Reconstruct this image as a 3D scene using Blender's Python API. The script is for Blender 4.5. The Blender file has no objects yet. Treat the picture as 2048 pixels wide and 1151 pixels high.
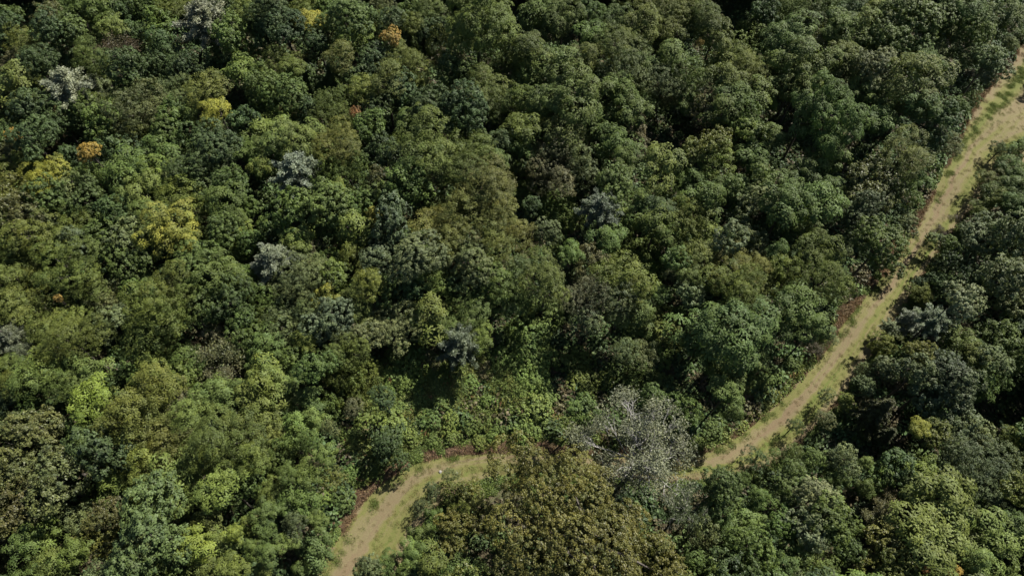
import bpy, math, random
import numpy as np

# ------------------------------------------------------------------ camera, sky, sun, exposure
scene = bpy.context.scene
H_CAM, TILT = 90.0, math.radians(30.0)          # drone height, tilt away from straight down
FOC = 24.0/36.0*2048                              # focal length in pixels of the full photograph
cd = bpy.data.cameras.new('camera'); cd.lens = 24; cd.sensor_width = 36; cd.clip_end = 3000
cam = bpy.data.objects.new('camera', cd); scene.collection.objects.link(cam)
cam.location = (0, 0, H_CAM); cam.rotation_euler = (TILT, 0, 0); scene.camera = cam

SUN_EL, SUN_AZ = math.radians(45), (0.72, 0.69)  # sun stands up and to the right of the view, behind the wood
world = bpy.data.worlds.new('World'); scene.world = world; world.use_nodes = True
wn = world.node_tree.nodes; wl = world.node_tree.links
sky = wn.new('ShaderNodeTexSky'); sky.sky_type = 'NISHITA'; sky.sun_disc = False
sky.sun_elevation = SUN_EL; sky.sun_rotation = math.atan2(SUN_AZ[0], SUN_AZ[1])
bg = wn['Background']; bg.inputs['Strength'].default_value = 0.05
wl.new(sky.outputs[0], bg.inputs['Color'])
sd = bpy.data.lights.new('sun', 'SUN'); sd.energy = 5.0; sd.angle = math.radians(0.53); sd.color = (1.0, 0.955, 0.88)
so = bpy.data.objects.new('sun', sd); scene.collection.objects.link(so)
import mathutils
sv = mathutils.Vector((SUN_AZ[0]*math.cos(SUN_EL), SUN_AZ[1]*math.cos(SUN_EL), math.sin(SUN_EL)))
so.rotation_euler = sv.to_track_quat('Z', 'Y').to_euler()
so.location = (60, 80, 120)
vs = scene.view_settings; vs.view_transform = 'Standard'; vs.look = 'None'; vs.exposure = 0.9; vs.gamma = 1; vs.use_curve_mapping = False
cy = scene.cycles
cy.max_bounces = 5; cy.diffuse_bounces = 2; cy.glossy_bounces = 2; cy.transmission_bounces = 4; cy.transparent_max_bounces = 4
cy.caustics_reflective = False; cy.caustics_refractive = False

# ------------------------------------------------------------------ helpers
RNG = np.random.default_rng(7)
random.seed(7)

def terrain(x, y):
    return (0.45*np.sin(x*0.045+1.2)*np.cos(y*0.038) + 0.3*np.sin(x*0.11-0.7)*np.sin(y*0.09+0.4)
            + 0.12*np.sin(x*0.31+y*0.22))

ct, st = math.cos(TILT), math.sin(TILT)
def at(px, py, z=0.0):
    """where the sight line of a point of the photograph meets the height z"""
    dx, dy, dz = px-1024.0, -(py-575.5), -FOC
    wy = dy*ct - dz*st; wz = dy*st + dz*ct
    t = (z-H_CAM)/wz
    return dx*t, wy*t
def depth(x, y, z):
    return y*st + (H_CAM-z)*ct
def project(x, y, z):
    dy = y*ct + (z-H_CAM)*st; d = depth(x, y, z)
    return 1024 + FOC*x/d, 575.5 - FOC*dy/d

def mesh_from(name, verts, faces_flat, nper, mat, attrs=None, smooth=False):
    me = bpy.data.meshes.new(name)
    nv, nf = len(verts), len(faces_flat)//nper
    me.vertices.add(nv); me.vertices.foreach_set('co', np.ascontiguousarray(verts, dtype=np.float32).ravel())
    me.loops.add(nf*nper); me.loops.foreach_set('vertex_index', np.ascontiguousarray(faces_flat, dtype=np.int32))
    me.polygons.add(nf); me.polygons.foreach_set('loop_start', np.arange(0, nf*nper, nper, dtype=np.int32))
    if attrs:
        for k, v in attrs.items():
            a = me.attributes.new(k, 'FLOAT', 'FACE'); a.data.foreach_set('value', np.ascontiguousarray(v, dtype=np.float32))
    me.update(calc_edges=True)
    if smooth: me.polygons.foreach_set('use_smooth', np.ones(nf, dtype=bool))
    if mat: me.materials.append(mat)
    return me

def link(name, me, parent=None):
    o = bpy.data.objects.new(name, me); scene.collection.objects.link(o)
    if parent: o.parent = parent
    return o

def N(nt, t, **kw):
    n = nt.nodes.new(t)
    for k, v in kw.items(): setattr(n, k, v)
    return n

# ------------------------------------------------------------------ materials
def leaf_material(name, rough=0.5, spec=0.35, trans=0.3, hue_amt=0.35, own=None, vspread=0.85, patch=.38):
    m = bpy.data.materials.new(name); m.use_nodes = True; nt = m.node_tree
    nt.nodes.clear(); L = nt.links.new
    out = N(nt, 'ShaderNodeOutputMaterial')
    tint = N(nt, 'ShaderNodeAttribute', attribute_type='INSTANCER', attribute_name='tint')
    v = N(nt, 'ShaderNodeAttribute', attribute_type='GEOMETRY', attribute_name='v')
    w = N(nt, 'ShaderNodeAttribute', attribute_type='GEOMETRY', attribute_name='w')
    # leaf to leaf brightness
    mr = N(nt, 'ShaderNodeMapRange'); mr.inputs['To Min'].default_value = 1-vspread*0.5; mr.inputs['To Max'].default_value = 1+vspread*0.75
    L(v.outputs['Fac'], mr.inputs['Value'])
    sc1 = N(nt, 'ShaderNodeVectorMath', operation='SCALE'); 
    if own: sc1.inputs[0].default_value = own
    else: L(tint.outputs['Color'], sc1.inputs[0])
    L(mr.outputs[0], sc1.inputs['Scale'])
    if not own:
        geo = N(nt, 'ShaderNodeNewGeometry'); pn = N(nt, 'ShaderNodeTexNoise'); pn.inputs['Scale'].default_value = .42; pn.inputs['Detail'].default_value = 4
        L(geo.outputs['Position'], pn.inputs['Vector'])
        pr = N(nt, 'ShaderNodeMapRange'); pr.inputs['From Min'].default_value = .47; pr.inputs['From Max'].default_value = .68; pr.inputs['To Max'].default_value = patch; L(pn.outputs[0], pr.inputs['Value'])
        pm = N(nt, 'ShaderNodeMix', data_type='RGBA'); pm.inputs['B'].default_value = (.066, .092, .028, 1)
        L(pr.outputs[0], pm.inputs['Factor']); L(tint.outputs['Color'], pm.inputs['A']); L(pm.outputs['Result'], sc1.inputs[0])
    # hue drift: some sprays yellower, some bluer
    warm = N(nt, 'ShaderNodeVectorMath', operation='MULTIPLY'); warm.inputs[1].default_value = (1.0+hue_amt, 1.0+hue_amt*0.45, 0.75)
    cool = N(nt, 'ShaderNodeVectorMath', operation='MULTIPLY'); cool.inputs[1].default_value = (1.0-hue_amt*0.15, 1.0, 1.03)
    L(sc1.outputs[0], warm.inputs[0]); L(sc1.outputs[0], cool.inputs[0])
    mx = N(nt, 'ShaderNodeMix', data_type='RGBA'); L(w.outputs['Fac'], mx.inputs['Factor'])
    L(cool.outputs[0], mx.inputs['A']); L(warm.outputs[0], mx.inputs['B'])
    p = N(nt, 'ShaderNodeBsdfPrincipled'); p.inputs['Roughness'].default_value = rough; p.inputs['Specular IOR Level'].default_value = spec
    L(mx.outputs['Result'], p.inputs['Base Color'])
    tc = N(nt, 'ShaderNodeVectorMath', operation='MULTIPLY'); tc.inputs[1].default_value = (1.25, 1.35, 0.55)
    L(mx.outputs['Result'], tc.inputs[0])
    tr = N(nt, 'ShaderNodeBsdfTranslucent'); L(tc.outputs[0], tr.inputs['Color'])
    ms = N(nt, 'ShaderNodeMixShader'); ms.inputs[0].default_value = trans
    L(p.outputs[0], ms.inputs[1]); L(tr.outputs[0], ms.inputs[2]); L(ms.outputs[0], out.inputs['Surface'])
    return m

def simple_material(name, c1, c2, scale=4.0, rough=0.85, bump=0.3):
    m = bpy.data.materials.new(name); m.use_nodes = True; nt = m.node_tree; L = nt.links.new
    p = nt.nodes['Principled BSDF']; p.inputs['Roughness'].default_value = rough; p.inputs['Specular IOR Level'].default_value = 0.2
    tc = N(nt, 'ShaderNodeTexCoord'); ns = N(nt, 'ShaderNodeTexNoise'); ns.inputs['Scale'].default_value = scale; ns.inputs['Detail'].default_value = 6
    L(tc.outputs['Object'], ns.inputs['Vector'])
    cr = N(nt, 'ShaderNodeValToRGB'); cr.color_ramp.elements[0].position = 0.35; cr.color_ramp.elements[1].position = 0.68
    cr.color_ramp.elements[0].color = (*c1, 1); cr.color_ramp.elements[1].color = (*c2, 1)
    L(ns.outputs[0], cr.inputs[0]); L(cr.outputs[0], p.inputs['Base Color'])
    b = N(nt, 'ShaderNodeBump'); b.inputs['Strength'].default_value = bump; L(ns.outputs[0], b.inputs['Height']); L(b.outputs[0], p.inputs['Normal'])
    return m

M_LEAF = leaf_material('leaf', rough=0.6, spec=0.25, trans=0.13, hue_amt=.25)
M_GLOSS = leaf_material('glossy_leaf', rough=0.58, spec=0.24, trans=0.10, hue_amt=0.2)
M_FINE = leaf_material('feathery_leaf', rough=0.6, spec=0.25, trans=0.14, hue_amt=0.3)
M_NEEDLE = leaf_material('needle', patch=.15, rough=0.5, spec=0.4, trans=0.12, hue_amt=0.15)
M_OAKLEAF = leaf_material('oak_leaf', rough=0.5, spec=0.3, trans=0.13, hue_amt=0.38, vspread=0.9)
M_PALELEAF = leaf_material('silvery_leaf', rough=.55, spec=.3, trans=.15, hue_amt=.12, patch=.2)
M_BARK = simple_material('bark', (0.05, 0.042, 0.034), (0.12, 0.105, 0.09), 6)
M_PALEBARK = simple_material('pale_bark', (0.20, 0.19, 0.17), (0.38, 0.365, 0.34), 5)

# ------------------------------------------------------------------ leaves
def unit(v): return v/np.maximum(np.linalg.norm(v, axis=-1, keepdims=True), 1e-6)

def leaf_quads(P, Nn, size, aspect, rng, along=None):
    """one folded diamond leaf per point P facing Nn"""
    n = len(P)
    r = rng.normal(size=(n, 3)) if along is None else along + rng.normal(size=(n, 3))*0.25
    T = unit(r - (r*Nn).sum(1, keepdims=True)*Nn); B = np.cross(Nn, T)
    s = size[:, None] if isinstance(size, np.ndarray) else size
    a = T*s*0.5; b = B*s*0.5*aspect; lift = Nn*s*0.10
    V = np.stack([P-a, P+b+lift, P+a, P-b+lift], axis=1).reshape(-1, 3)
    return V

def fib_dirs(n, rng, zmin=-0.45, jit=0.35):
    i = np.arange(n)+0.5
    z = 1-(1-zmin)*i/n; ph = i*2.39996+rng.uniform(0, 6.28)
    r = np.sqrt(np.clip(1-z*z, 0, 1)); d = np.stack([r*np.cos(ph), r*np.sin(ph), z], 1)
    return unit(d+rng.normal(size=(n, 3))*jit/np.sqrt(n)*1.6)

KP = {  # clump spacing, leaves per clump, leaf size, aspect, lobe factor, flatness, up/out/random share of the leaf's facing, clumps left out, height of the crown, largest lobe
 'R': dict(sp=.58, n=30, ls=.235, asp=.62, lobe=.34, flat=.75, up=.55, out=.75, rnd=.34, drop=.16, rz=.95, lmax=1.5),
 'M': dict(sp=.84, n=54, ls=.275, asp=.50, lobe=.36, flat=.60, up=.85, out=.45, rnd=.28, drop=.18, rz=.95, lmax=1.7),
 'L': dict(sp=.70, n=46, ls=.190, asp=.50, lobe=.34, flat=.50, up=.7, out=.65, rnd=.36, drop=.16, rz=.8, lmax=1.6),
 'O': dict(sp=.66, n=30, ls=.255, asp=.60, lobe=.32, flat=.7, up=.50, out=.7, rnd=.5, drop=.18, rz=.85, lmax=1.5),
 'Q': dict(sp=.60, n=30, ls=.215, asp=.60, lobe=.14, flat=.7, up=.50, out=.7, rnd=.45, drop=.16, rz=.45, lmax=1.7),
 'W': dict(sp=.52, n=26, ls=.20, asp=.42, lobe=.30, flat=.8, up=.5, out=.65, rnd=.45, drop=.17, rz=.85, lmax=1.2),
 'V': dict(sp=.48, n=28, ls=.20, asp=.75, lobe=.30, flat=.6, up=.7, out=.6, rnd=.34, drop=.10, rz=.42, lmax=1.0),
}

def lobed_crown(kind, R, seed):
    k = KP[kind]; rng = np.random.default_rng(seed)
    lr = float(np.clip(R*k['lobe'], .75, k['lmax']))
    nl = int(np.clip(3.0*(R/lr)**2*0.62, 7, 170))
    d = fib_dirs(nl, rng, zmin=-0.35, jit=.9)
    # lopsided outline: slow random bulges round the crown, some limbs reaching far, some cut short
    A = rng.normal(size=(5, 3)); bul = 1+0.19*np.sin(d@A.T*1.9+rng.uniform(0, 6, 5)).sum(1)/1.5
    reach = np.where(rng.random((nl, 1)) < .22, rng.uniform(.42, .75, (nl, 1)), rng.uniform(.80, 1.20, (nl, 1)))
    C = d*(R-lr*0.8)*bul[:, None]*reach; C[:, 2] *= k['rz']; C[:, 2] += rng.normal(size=nl)*lr*.35
    rad = lr*np.clip(np.exp(rng.normal(size=nl)*.30)*.92, .5, 1.5)
    st_ = 1+rng.uniform(-.25, .35, (nl, 1))          # lobes stretched along their limb
    # a few inner lobes so that no one looks through the crown
    ni = max(2, nl//5); Ci = unit(rng.normal(size=(ni, 3)))*R*0.4; C = np.vstack([C, Ci]); rad = np.append(rad, np.full(ni, lr*1.2)); st_ = np.vstack([st_, np.ones((ni, 1))]); d = np.vstack([d, unit(Ci+[0, 0, .3])])
    P, D, LV = [], [], []
    for i in range(len(C)):
        m = int(4*math.pi*rad[i]**2/(k['sp']**2)*0.78)
        q = fib_dirs(max(m, 8), rng, zmin=-0.75, jit=1.0)
        p = C[i]+q*rad[i]*np.array([1, 1, .85])*(1+rng.normal(size=(len(q), 1))*.13)
        p += d[i]*((q@d[i])*rad[i]*(st_[i]-1))[:, None]
        far = rng.random(len(q)) < .07; p[far] += q[far]*rng.uniform(.15, .5, (far.sum(), 1))
        ok = np.ones(len(q), bool)
        for j in range(len(C)):
            if j == i: continue
            if abs(C[j]-C[i]).max() > rad[i]+rad[j]: continue
            ok &= (np.linalg.norm((p-C[j])/[1, 1, .85], axis=1) > rad[j]*0.86)
        ok &= rng.random(len(q)) > k['drop']
        P.append(p[ok]); D.append(q[ok]); LV.append(np.full(ok.sum(), rng.random()))
    P = np.vstack(P); D = np.vstack(D); LV = np.concatenate(LV)
    nc, n = len(P), k['n']
    cv = rng.random(nc)
    rc = k['sp']*rng.uniform(.42, .80, (nc, 1, 1))
    if kind == 'M':      # whorls: sprays radiating from each twig end and drooping
        az = rng.uniform(0, 6.283, (nc, 1))+np.floor(np.arange(n)*7/n)[None, :]*6.283/7+rng.normal(size=(nc, n))*.12
        rr = rng.uniform(.12, 1.0, (nc, n))
        up = unit(D+np.array([0, 0, 1.1])); t1 = unit(np.cross(up, [0.3, .9, .1])); t2 = np.cross(up, t1)
        ray = np.cos(az)[..., None]*t1[:, None]+np.sin(az)[..., None]*t2[:, None]
        LP = P[:, None]+ray*(rr[..., None]*rc*1.25)+up[:, None]*((.35-.75*rr**1.6)[..., None]*rc*.7)
        NN = unit(up[:, None]*1.0+ray*.55*rr[..., None]+rng.normal(size=(nc, n, 3))*k['rnd'])
        along = ray.reshape(-1, 3)
    else:
        q = unit(rng.normal(size=(nc, n, 3))); q = unit(q+D[:, None]*.75)
        ln = q*rc*rng.uniform(.45, 1.08, (nc, n, 1)); 
        if kind == 'L':   # flattened sprays
            ln[..., 2] *= k['flat']; ln[..., :2] *= 1.25
        LP = P[:, None]+ln
        NN = unit(q*k['out']*.95+D[:, None]*k['out']*.4+np.array([0, 0, k['up']])+rng.normal(size=(nc, n, 3))*k['rnd'])
        along = None
    LP = LP.reshape(-1, 3); NN = NN.reshape(-1, 3)
    size = k['ls']*rng.uniform(.7, 1.3, len(LP))
    V = leaf_quads(LP, NN, size, k['asp'], rng, along)
    v = np.clip(.30*np.repeat(cv, n)+.30*rng.random(len(LP))+.40*np.repeat(LV, n), 0, 1)
    w = np.clip(.35*np.repeat(rng.random(nc), n)+.35*np.repeat(LV[::-1] if False else np.roll(LV, 3), n)+.3*rng.random(len(LP)), 0, 1)
    tips = C[:nl][rng.permutation(nl)]
    return V, v, w, tips

def conifer_crown(kind, R, seed):
    """pine: tiers of plume-like boughs; hemlock: finer, drooping boughs"""
    rng = np.random.default_rng(seed); P, Dn, Al, v, w = [], [], [], [], []
    hem = kind == 'C'
    Hc = R*(2.2 if hem else 1.35); tiers = 13 if hem else 7
    boughs = []
    for t in range(tiers):
        f = t/(tiers-1); z = -Hc*.5+Hc*f; Lb = R*(1-f**(1.25 if hem else 2.2)*.86)*rng.uniform(.85, 1.1)
        nb = 9 if hem else 7
        for b in range(nb):
            a = 6.283*b/nb+t*1.1+rng.normal()*.18; l = Lb*rng.uniform(.6, 1.2); bv = rng.random()
            boughs.append((a, z, l))
            m = int(l*(34 if hem else 26)); s = rng.uniform(.22, 1, m)**.8
            wid = (.30 if hem else .36)*R*.45*np.sin(np.clip(s*1.25, 0, 1)*math.pi*.8+.3)
            off = rng.uniform(-1, 1, m)*wid
            rise = (-.30 if hem else .22)*s*l*(s if hem else 1)+.05
            c, sn = math.cos(a), math.sin(a)
            x = c*s*l-sn*off; y = sn*s*l+c*off; zz = z+rise+rng.normal(size=m)*.08
            for q in range(4 if hem else 6):
                jx = rng.normal(size=(m, 3))*(.13 if hem else .15)
                P.append(np.stack([x, y, zz], 1)+jx)
                ray = np.stack([c*np.ones(m)-sn*off*1.2/(wid+.1), sn*np.ones(m)+c*off*1.2/(wid+.1), np.full(m, -.1 if hem else .55)], 1)
                ray += rng.normal(size=(m, 3))*.5
                Al.append(unit(ray)); Dn.append(unit(np.array([0, 0, 1.])+rng.normal(size=(m, 3))*.55))
                v.append(np.clip(.5*bv+.2*s+.4*rng.random(m), 0, 1)); w.append(np.clip(.5*rng.random(m)+.3*bv, 0, 1))
    P = np.vstack(P); Dn = np.vstack(Dn); Al = np.vstack(Al); v = np.concatenate(v); w = np.concatenate(w)
    V = leaf_quads(P, Dn, .30*rng.uniform(.7, 1.3, len(P)), .38 if hem else .30, rng, Al)
    tips = np.array([[math.cos(a)*l*.8, math.sin(a)*l*.8, z] for a, z, l in boughs[::7]])
    return V, v, w, tips

def quads_mesh(name, V, v, w, mat):
    return mesh_from(name, V, np.arange(len(V)), 4, mat, {'v': v, 'w': w})

def tube(path, radii, sides=5):
    path = np.asarray(path, float); n = len(path); V = []
    for i in range(n):
        t = unit(path[min(i+1, n-1)]-path[max(i-1, 0)]); a = np.cross(t, [.13, .97, .21]); a = a/np.linalg.norm(a); b = np.cross(t, a)
        for s in range(sides):
            th = 6.283*s/sides; V.append(path[i]+radii[i]*(math.cos(th)*a+math.sin(th)*b))
    F = []
    for i in range(n-1):
        for s in range(sides):
            F += [i*sides+s, i*sides+(s+1) % sides, (i+1)*sides+(s+1) % sides, (i+1)*sides+s]
    return np.array(V), np.array(F, dtype=int)

def wood_mesh(name, parts, mat):
    VV, FF, o = [], [], 0
    for V, F in parts: VV.append(V); FF.append(F+o); o += len(V)
    return mesh_from(name, np.vstack(VV), np.concatenate(FF), 4, mat, smooth=True)

def trunk_mesh(name, R, zc, tips, seed, mat, conifer=False):
    """tapered trunk with limbs reaching into the crown; origin at the ground, crown centre at height zc"""
    rng = np.random.default_rng(seed); r0 = .07+.055*R; top = zc+(R*.75 if conifer else R*.15)
    z = np.linspace(-.6, top, 6); wob = np.cumsum(rng.normal(size=(6, 2))*.10*(0 if conifer else 1), 0)
    P = np.column_stack([wob[:, 0]-wob[0, 0], wob[:, 1]-wob[0, 1], z]); rr = np.linspace(r0, r0*.45, 6); rr[0] *= 1.35
    parts = [tube(P, rr, 6)]
    for t in tips[:max(4, min(12, int(2+R*1.4)))]:
        k = rng.uniform(.35, .85); s = P[2]+(P[5]-P[2])*k; e = np.array([t[0]*.82, t[1]*.82, zc+t[2]*.7]); mid = (s+e)/2+np.array([0, 0, .12*R*(0 if conifer else 1)])+rng.normal(size=3)*.12*R*.5
        parts.append(tube([s, mid, e], [r0*.42, r0*.28, r0*.10], 4))
    return wood_mesh(name, parts, mat)

def bare_branches(name, R, zc, rz, seed, mat, n_main=12, n_sub=5, n_twig=3, thick=1.0):
    """pale limbs that fork twice out to the crown's skin"""
    rng = np.random.default_rng(seed); parts = []; ends = []
    base = np.array([0, 0, max(zc-R*.9*rz, .5)])
    d = fib_dirs(n_main, rng, zmin=-.05, jit=.7)
    for i in range(n_main):
        e = np.array([0, 0, zc])+d[i]*R*rng.uniform(.6, .98)*np.array([1, 1, rz])
        mid = base*.5+e*.5+rng.normal(size=3)*R*.09+[0, 0, R*.05]; s0 = base+(np.array([0, 0, zc])-base)*rng.uniform(0, .6)
        pts = [s0, s0*.65+mid*.35+rng.normal(size=3)*.1, mid, mid*.45+e*.55+rng.normal(size=3)*R*.05, e]
        parts.append(tube(pts, np.array([.12, .095, .07, .048, .02])*(.5+R*.09)*thick, 4))
        for j in range(n_sub):
            k = rng.uniform(.3, .95); a = mid*(1-k)+e*k if k > .5 else s0*(1-k*2)+mid*k*2
            b = a+unit(d[i]+rng.normal(size=3)*.75+[0, 0, .25])*R*rng.uniform(.22, .46); m2 = (a+b)/2+rng.normal(size=3)*R*.04
            parts.append(tube([a, m2, b], np.array([.045, .032, .014])*(.5+R*.09)*thick, 3)); ends.append(b)
            for q in range(n_twig):
                c = m2+(b-m2)*rng.random(); f = c+unit((b-a)/np.linalg.norm(b-a)+rng.normal(size=3)*.8)*R*rng.uniform(.08, .2)
                parts.append(tube([c, f], np.array([.022, .010])*(.5+R*.09)*thick, 3)); ends.append(f)
    return wood_mesh(name, parts, mat), np.array(ends)

def twig_leaves(ends, seed, n=14, spread=.38, ls=.26, zc=0.0):
    rng = np.random.default_rng(seed); nc = len(ends)
    LP = (ends-np.array([0, 0, zc]))[:, None]+rng.normal(size=(nc, n, 3))*spread*np.array([1, 1, .7])
    NN = unit(rng.normal(size=(nc, n, 3))*.7+[0, 0, .7])
    LP = LP.reshape(-1, 3); NN = NN.reshape(-1, 3)
    V = leaf_quads(LP, NN, ls*rng.uniform(.6, 1.3, len(LP)), .42, rng)
    v = np.clip(.5*np.repeat(rng.random(nc), n)+.5*rng.random(len(LP)), 0, 1); w = np.clip(.5*np.repeat(rng.random(nc), n)+.5*rng.random(len(LP)), 0, 1)
    return V, v, w

# ------------------------------------------------------------------ one model per kind of tree and size
MATS = dict(R=M_GLOSS, M=M_LEAF, L=M_FINE, O=M_OAKLEAF, Q=M_OAKLEAF, W=M_FINE, V=M_LEAF, P=M_NEEDLE, C=M_NEEDLE, S=M_OAKLEAF, Z=M_PALELEAF)
SIZES = {'R': [(2.3, 4), (3.7, 5), (6.2, 3)], 'M': [(2.4, 4), (3.9, 5), (6.5, 3), (10.5, 1)], 'L': [(2.4, 3), (3.9, 4), (6.2, 3), (9.8, 1)],
         'O': [(3.0, 3), (5.2, 3)], 'Q': [(13.5, 1)], 'W': [(2.2, 3), (3.8, 3), (6.5, 1)], 'V': [(2.2, 3), (4.2, 3)],
         'P': [(3.4, 4)], 'C': [(4.5, 2)], 'S': [(3.0, 3)], 'Z': [(5.6, 2)]}
def ground_gap(k, R):                     # height of the crown centre above the ground for a model of radius R
    if k == 'V': return .12*R+.7
    if k == 'P': return 7.0+R*.9
    if k == 'C': return 3.0+R*1.2
    if k in 'QZ': return 7.5+R*.35
    if k == 'S': return 5.4+R*.55
    if k == 'W': return 5.8+R*.75
    return 7.0+R*.95
PROTO = {}; seed = 100
for K, L_ in SIZES.items():
    for R, cnt in L_:
        for c in range(cnt):
            seed += 1; zc = ground_gap(K, R)
            entry = dict(R=R, zc=zc, branches=None)
            if K in 'PC': V, v, w, tips = conifer_crown(K, R, seed)
            elif K in 'SZ':
                rz = .85; br, ends = bare_branches('branches', R, zc, rz, seed, M_PALEBARK if K == 'Z' else M_BARK, 15 if K == 'Z' else 9, 7 if K == 'Z' else 5, 4, 1.35 if K == 'Z' else .8)
                V, v, w = twig_leaves(ends, seed, 27 if K == 'Z' else 22, .36 if K == 'Z' else .38, .24 if K == 'Z' else .24, zc)
                tips = np.zeros((0, 3)); entry['branches'] = br
            else: V, v, w, tips = lobed_crown(K, R, seed)
            entry['crown'] = quads_mesh('crown', V, v, w, MATS[K]); entry['n'] = len(v)
            entry['trunk'] = None if K == 'V' else trunk_mesh('trunk', R, zc, tips, seed, M_PALEBARK if K == 'Z' else M_BARK, K in 'PC')
            PROTO.setdefault(K, []).append(entry)
print('leaf quads', sum(e['n'] for L_ in PROTO.values() for e in L_))

def pick(K, R, rng=random):
    L_ = PROTO[K]; best = min(abs(math.log(e['R']/R)) for e in L_)
    return rng.choice([e for e in L_ if abs(math.log(e['R']/R)) < best+.02])

# ------------------------------------------------------------------ colours of leaves (base colours)
COL = dict(dk=(.040, .065, .024), dg=(.052, .072, .037), dw=(.048, .066, .034), gr=(.061, .093, .025), ol=(.071, .094, .022), yo=(.080, .093, .025), yg=(.086, .117, .030),
           by=(.112, .150, .031), ye=(.172, .176, .034), re=(.13, .075, .03), bg=(.150, .172, .135), pg=(.124, .150, .082), gg=(.080, .102, .047), br=(.064, .070, .029),
           pu=(.072, .062, .048), ta=(.092, .094, .052), db=(.082, .101, .062), lg=(.092, .136, .036), oa=(.082, .083, .025), sg=(.063, .087, .034), si=(.128, .150, .102),
           wh=(.072, .104, .038), rb=(.070, .084, .033))
COL['or'] = (.25, .185, .052)
CNAME = dict(dk='dark green', dg='slate-green', dw='dull dark green', gr='mid-green', ol='olive-green', yo='ochre-olive', yg='yellow-green', by='bright yellow-green', ye='yellow',
             re='rust-red', bg='blue-grey', pg='pale sage-green', gg='grey-green', br='brownish', pu='purple-brown', ta='tan', db='dusky blue-green', lg='light green', oa='olive-brown',
             sg='dense green', si='silver-grey', wh='light green', rb='grey-brown')
CNAME['or'] = 'orange-gold'
KNAME = dict(R='round-crowned tree', M='clumpy-leaved tree', L='feathery-leaved tree', O='broad-crowned tree', Q='oak', W='soft-crowned tree', P='pine', C='drooping conifer',
             S='thin-leaved tree', V='vine-covered mound', Z='bare-limbed tree')
ONAME = dict(R='broadleaf_tree', M='broadleaf_tree', L='feathery_tree', O='oak_tree', Q='oak_tree', W='willowy_tree', P='pine_tree', C='conifer_tree', S='thin_leaved_tree', V='vine_mound', Z='bare_limbed_tree')
OCAT = dict(P='pine tree', C='conifer tree', V='vine mound')
OGROUP = dict(R='trees of the wood', V='vine-covered mounds in the clearing')

# ------------------------------------------------------------------ ground and grass track
def paired(pts, n):
    p = np.array(pts, float)
    q = np.zeros((2*len(p)-1, 2)); q[::2] = p; q[1::2] = (p[1:]+p[:-1])/2; p = q
    for _ in range(3):        # soften the corners
        q = p.copy(); q[1:-1] = (p[:-2]+2*p[1:-1]+p[2:])/4; p = q
    s = np.arange(len(p)); t = np.linspace(0, s[-1], n)      # opposite points of the two edges share their number
    return np.column_stack([np.interp(t, s, p[:, 0]), np.interp(t, s, p[:, 1])])
def world_edge(px): return [at(*p) for p in px]
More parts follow.
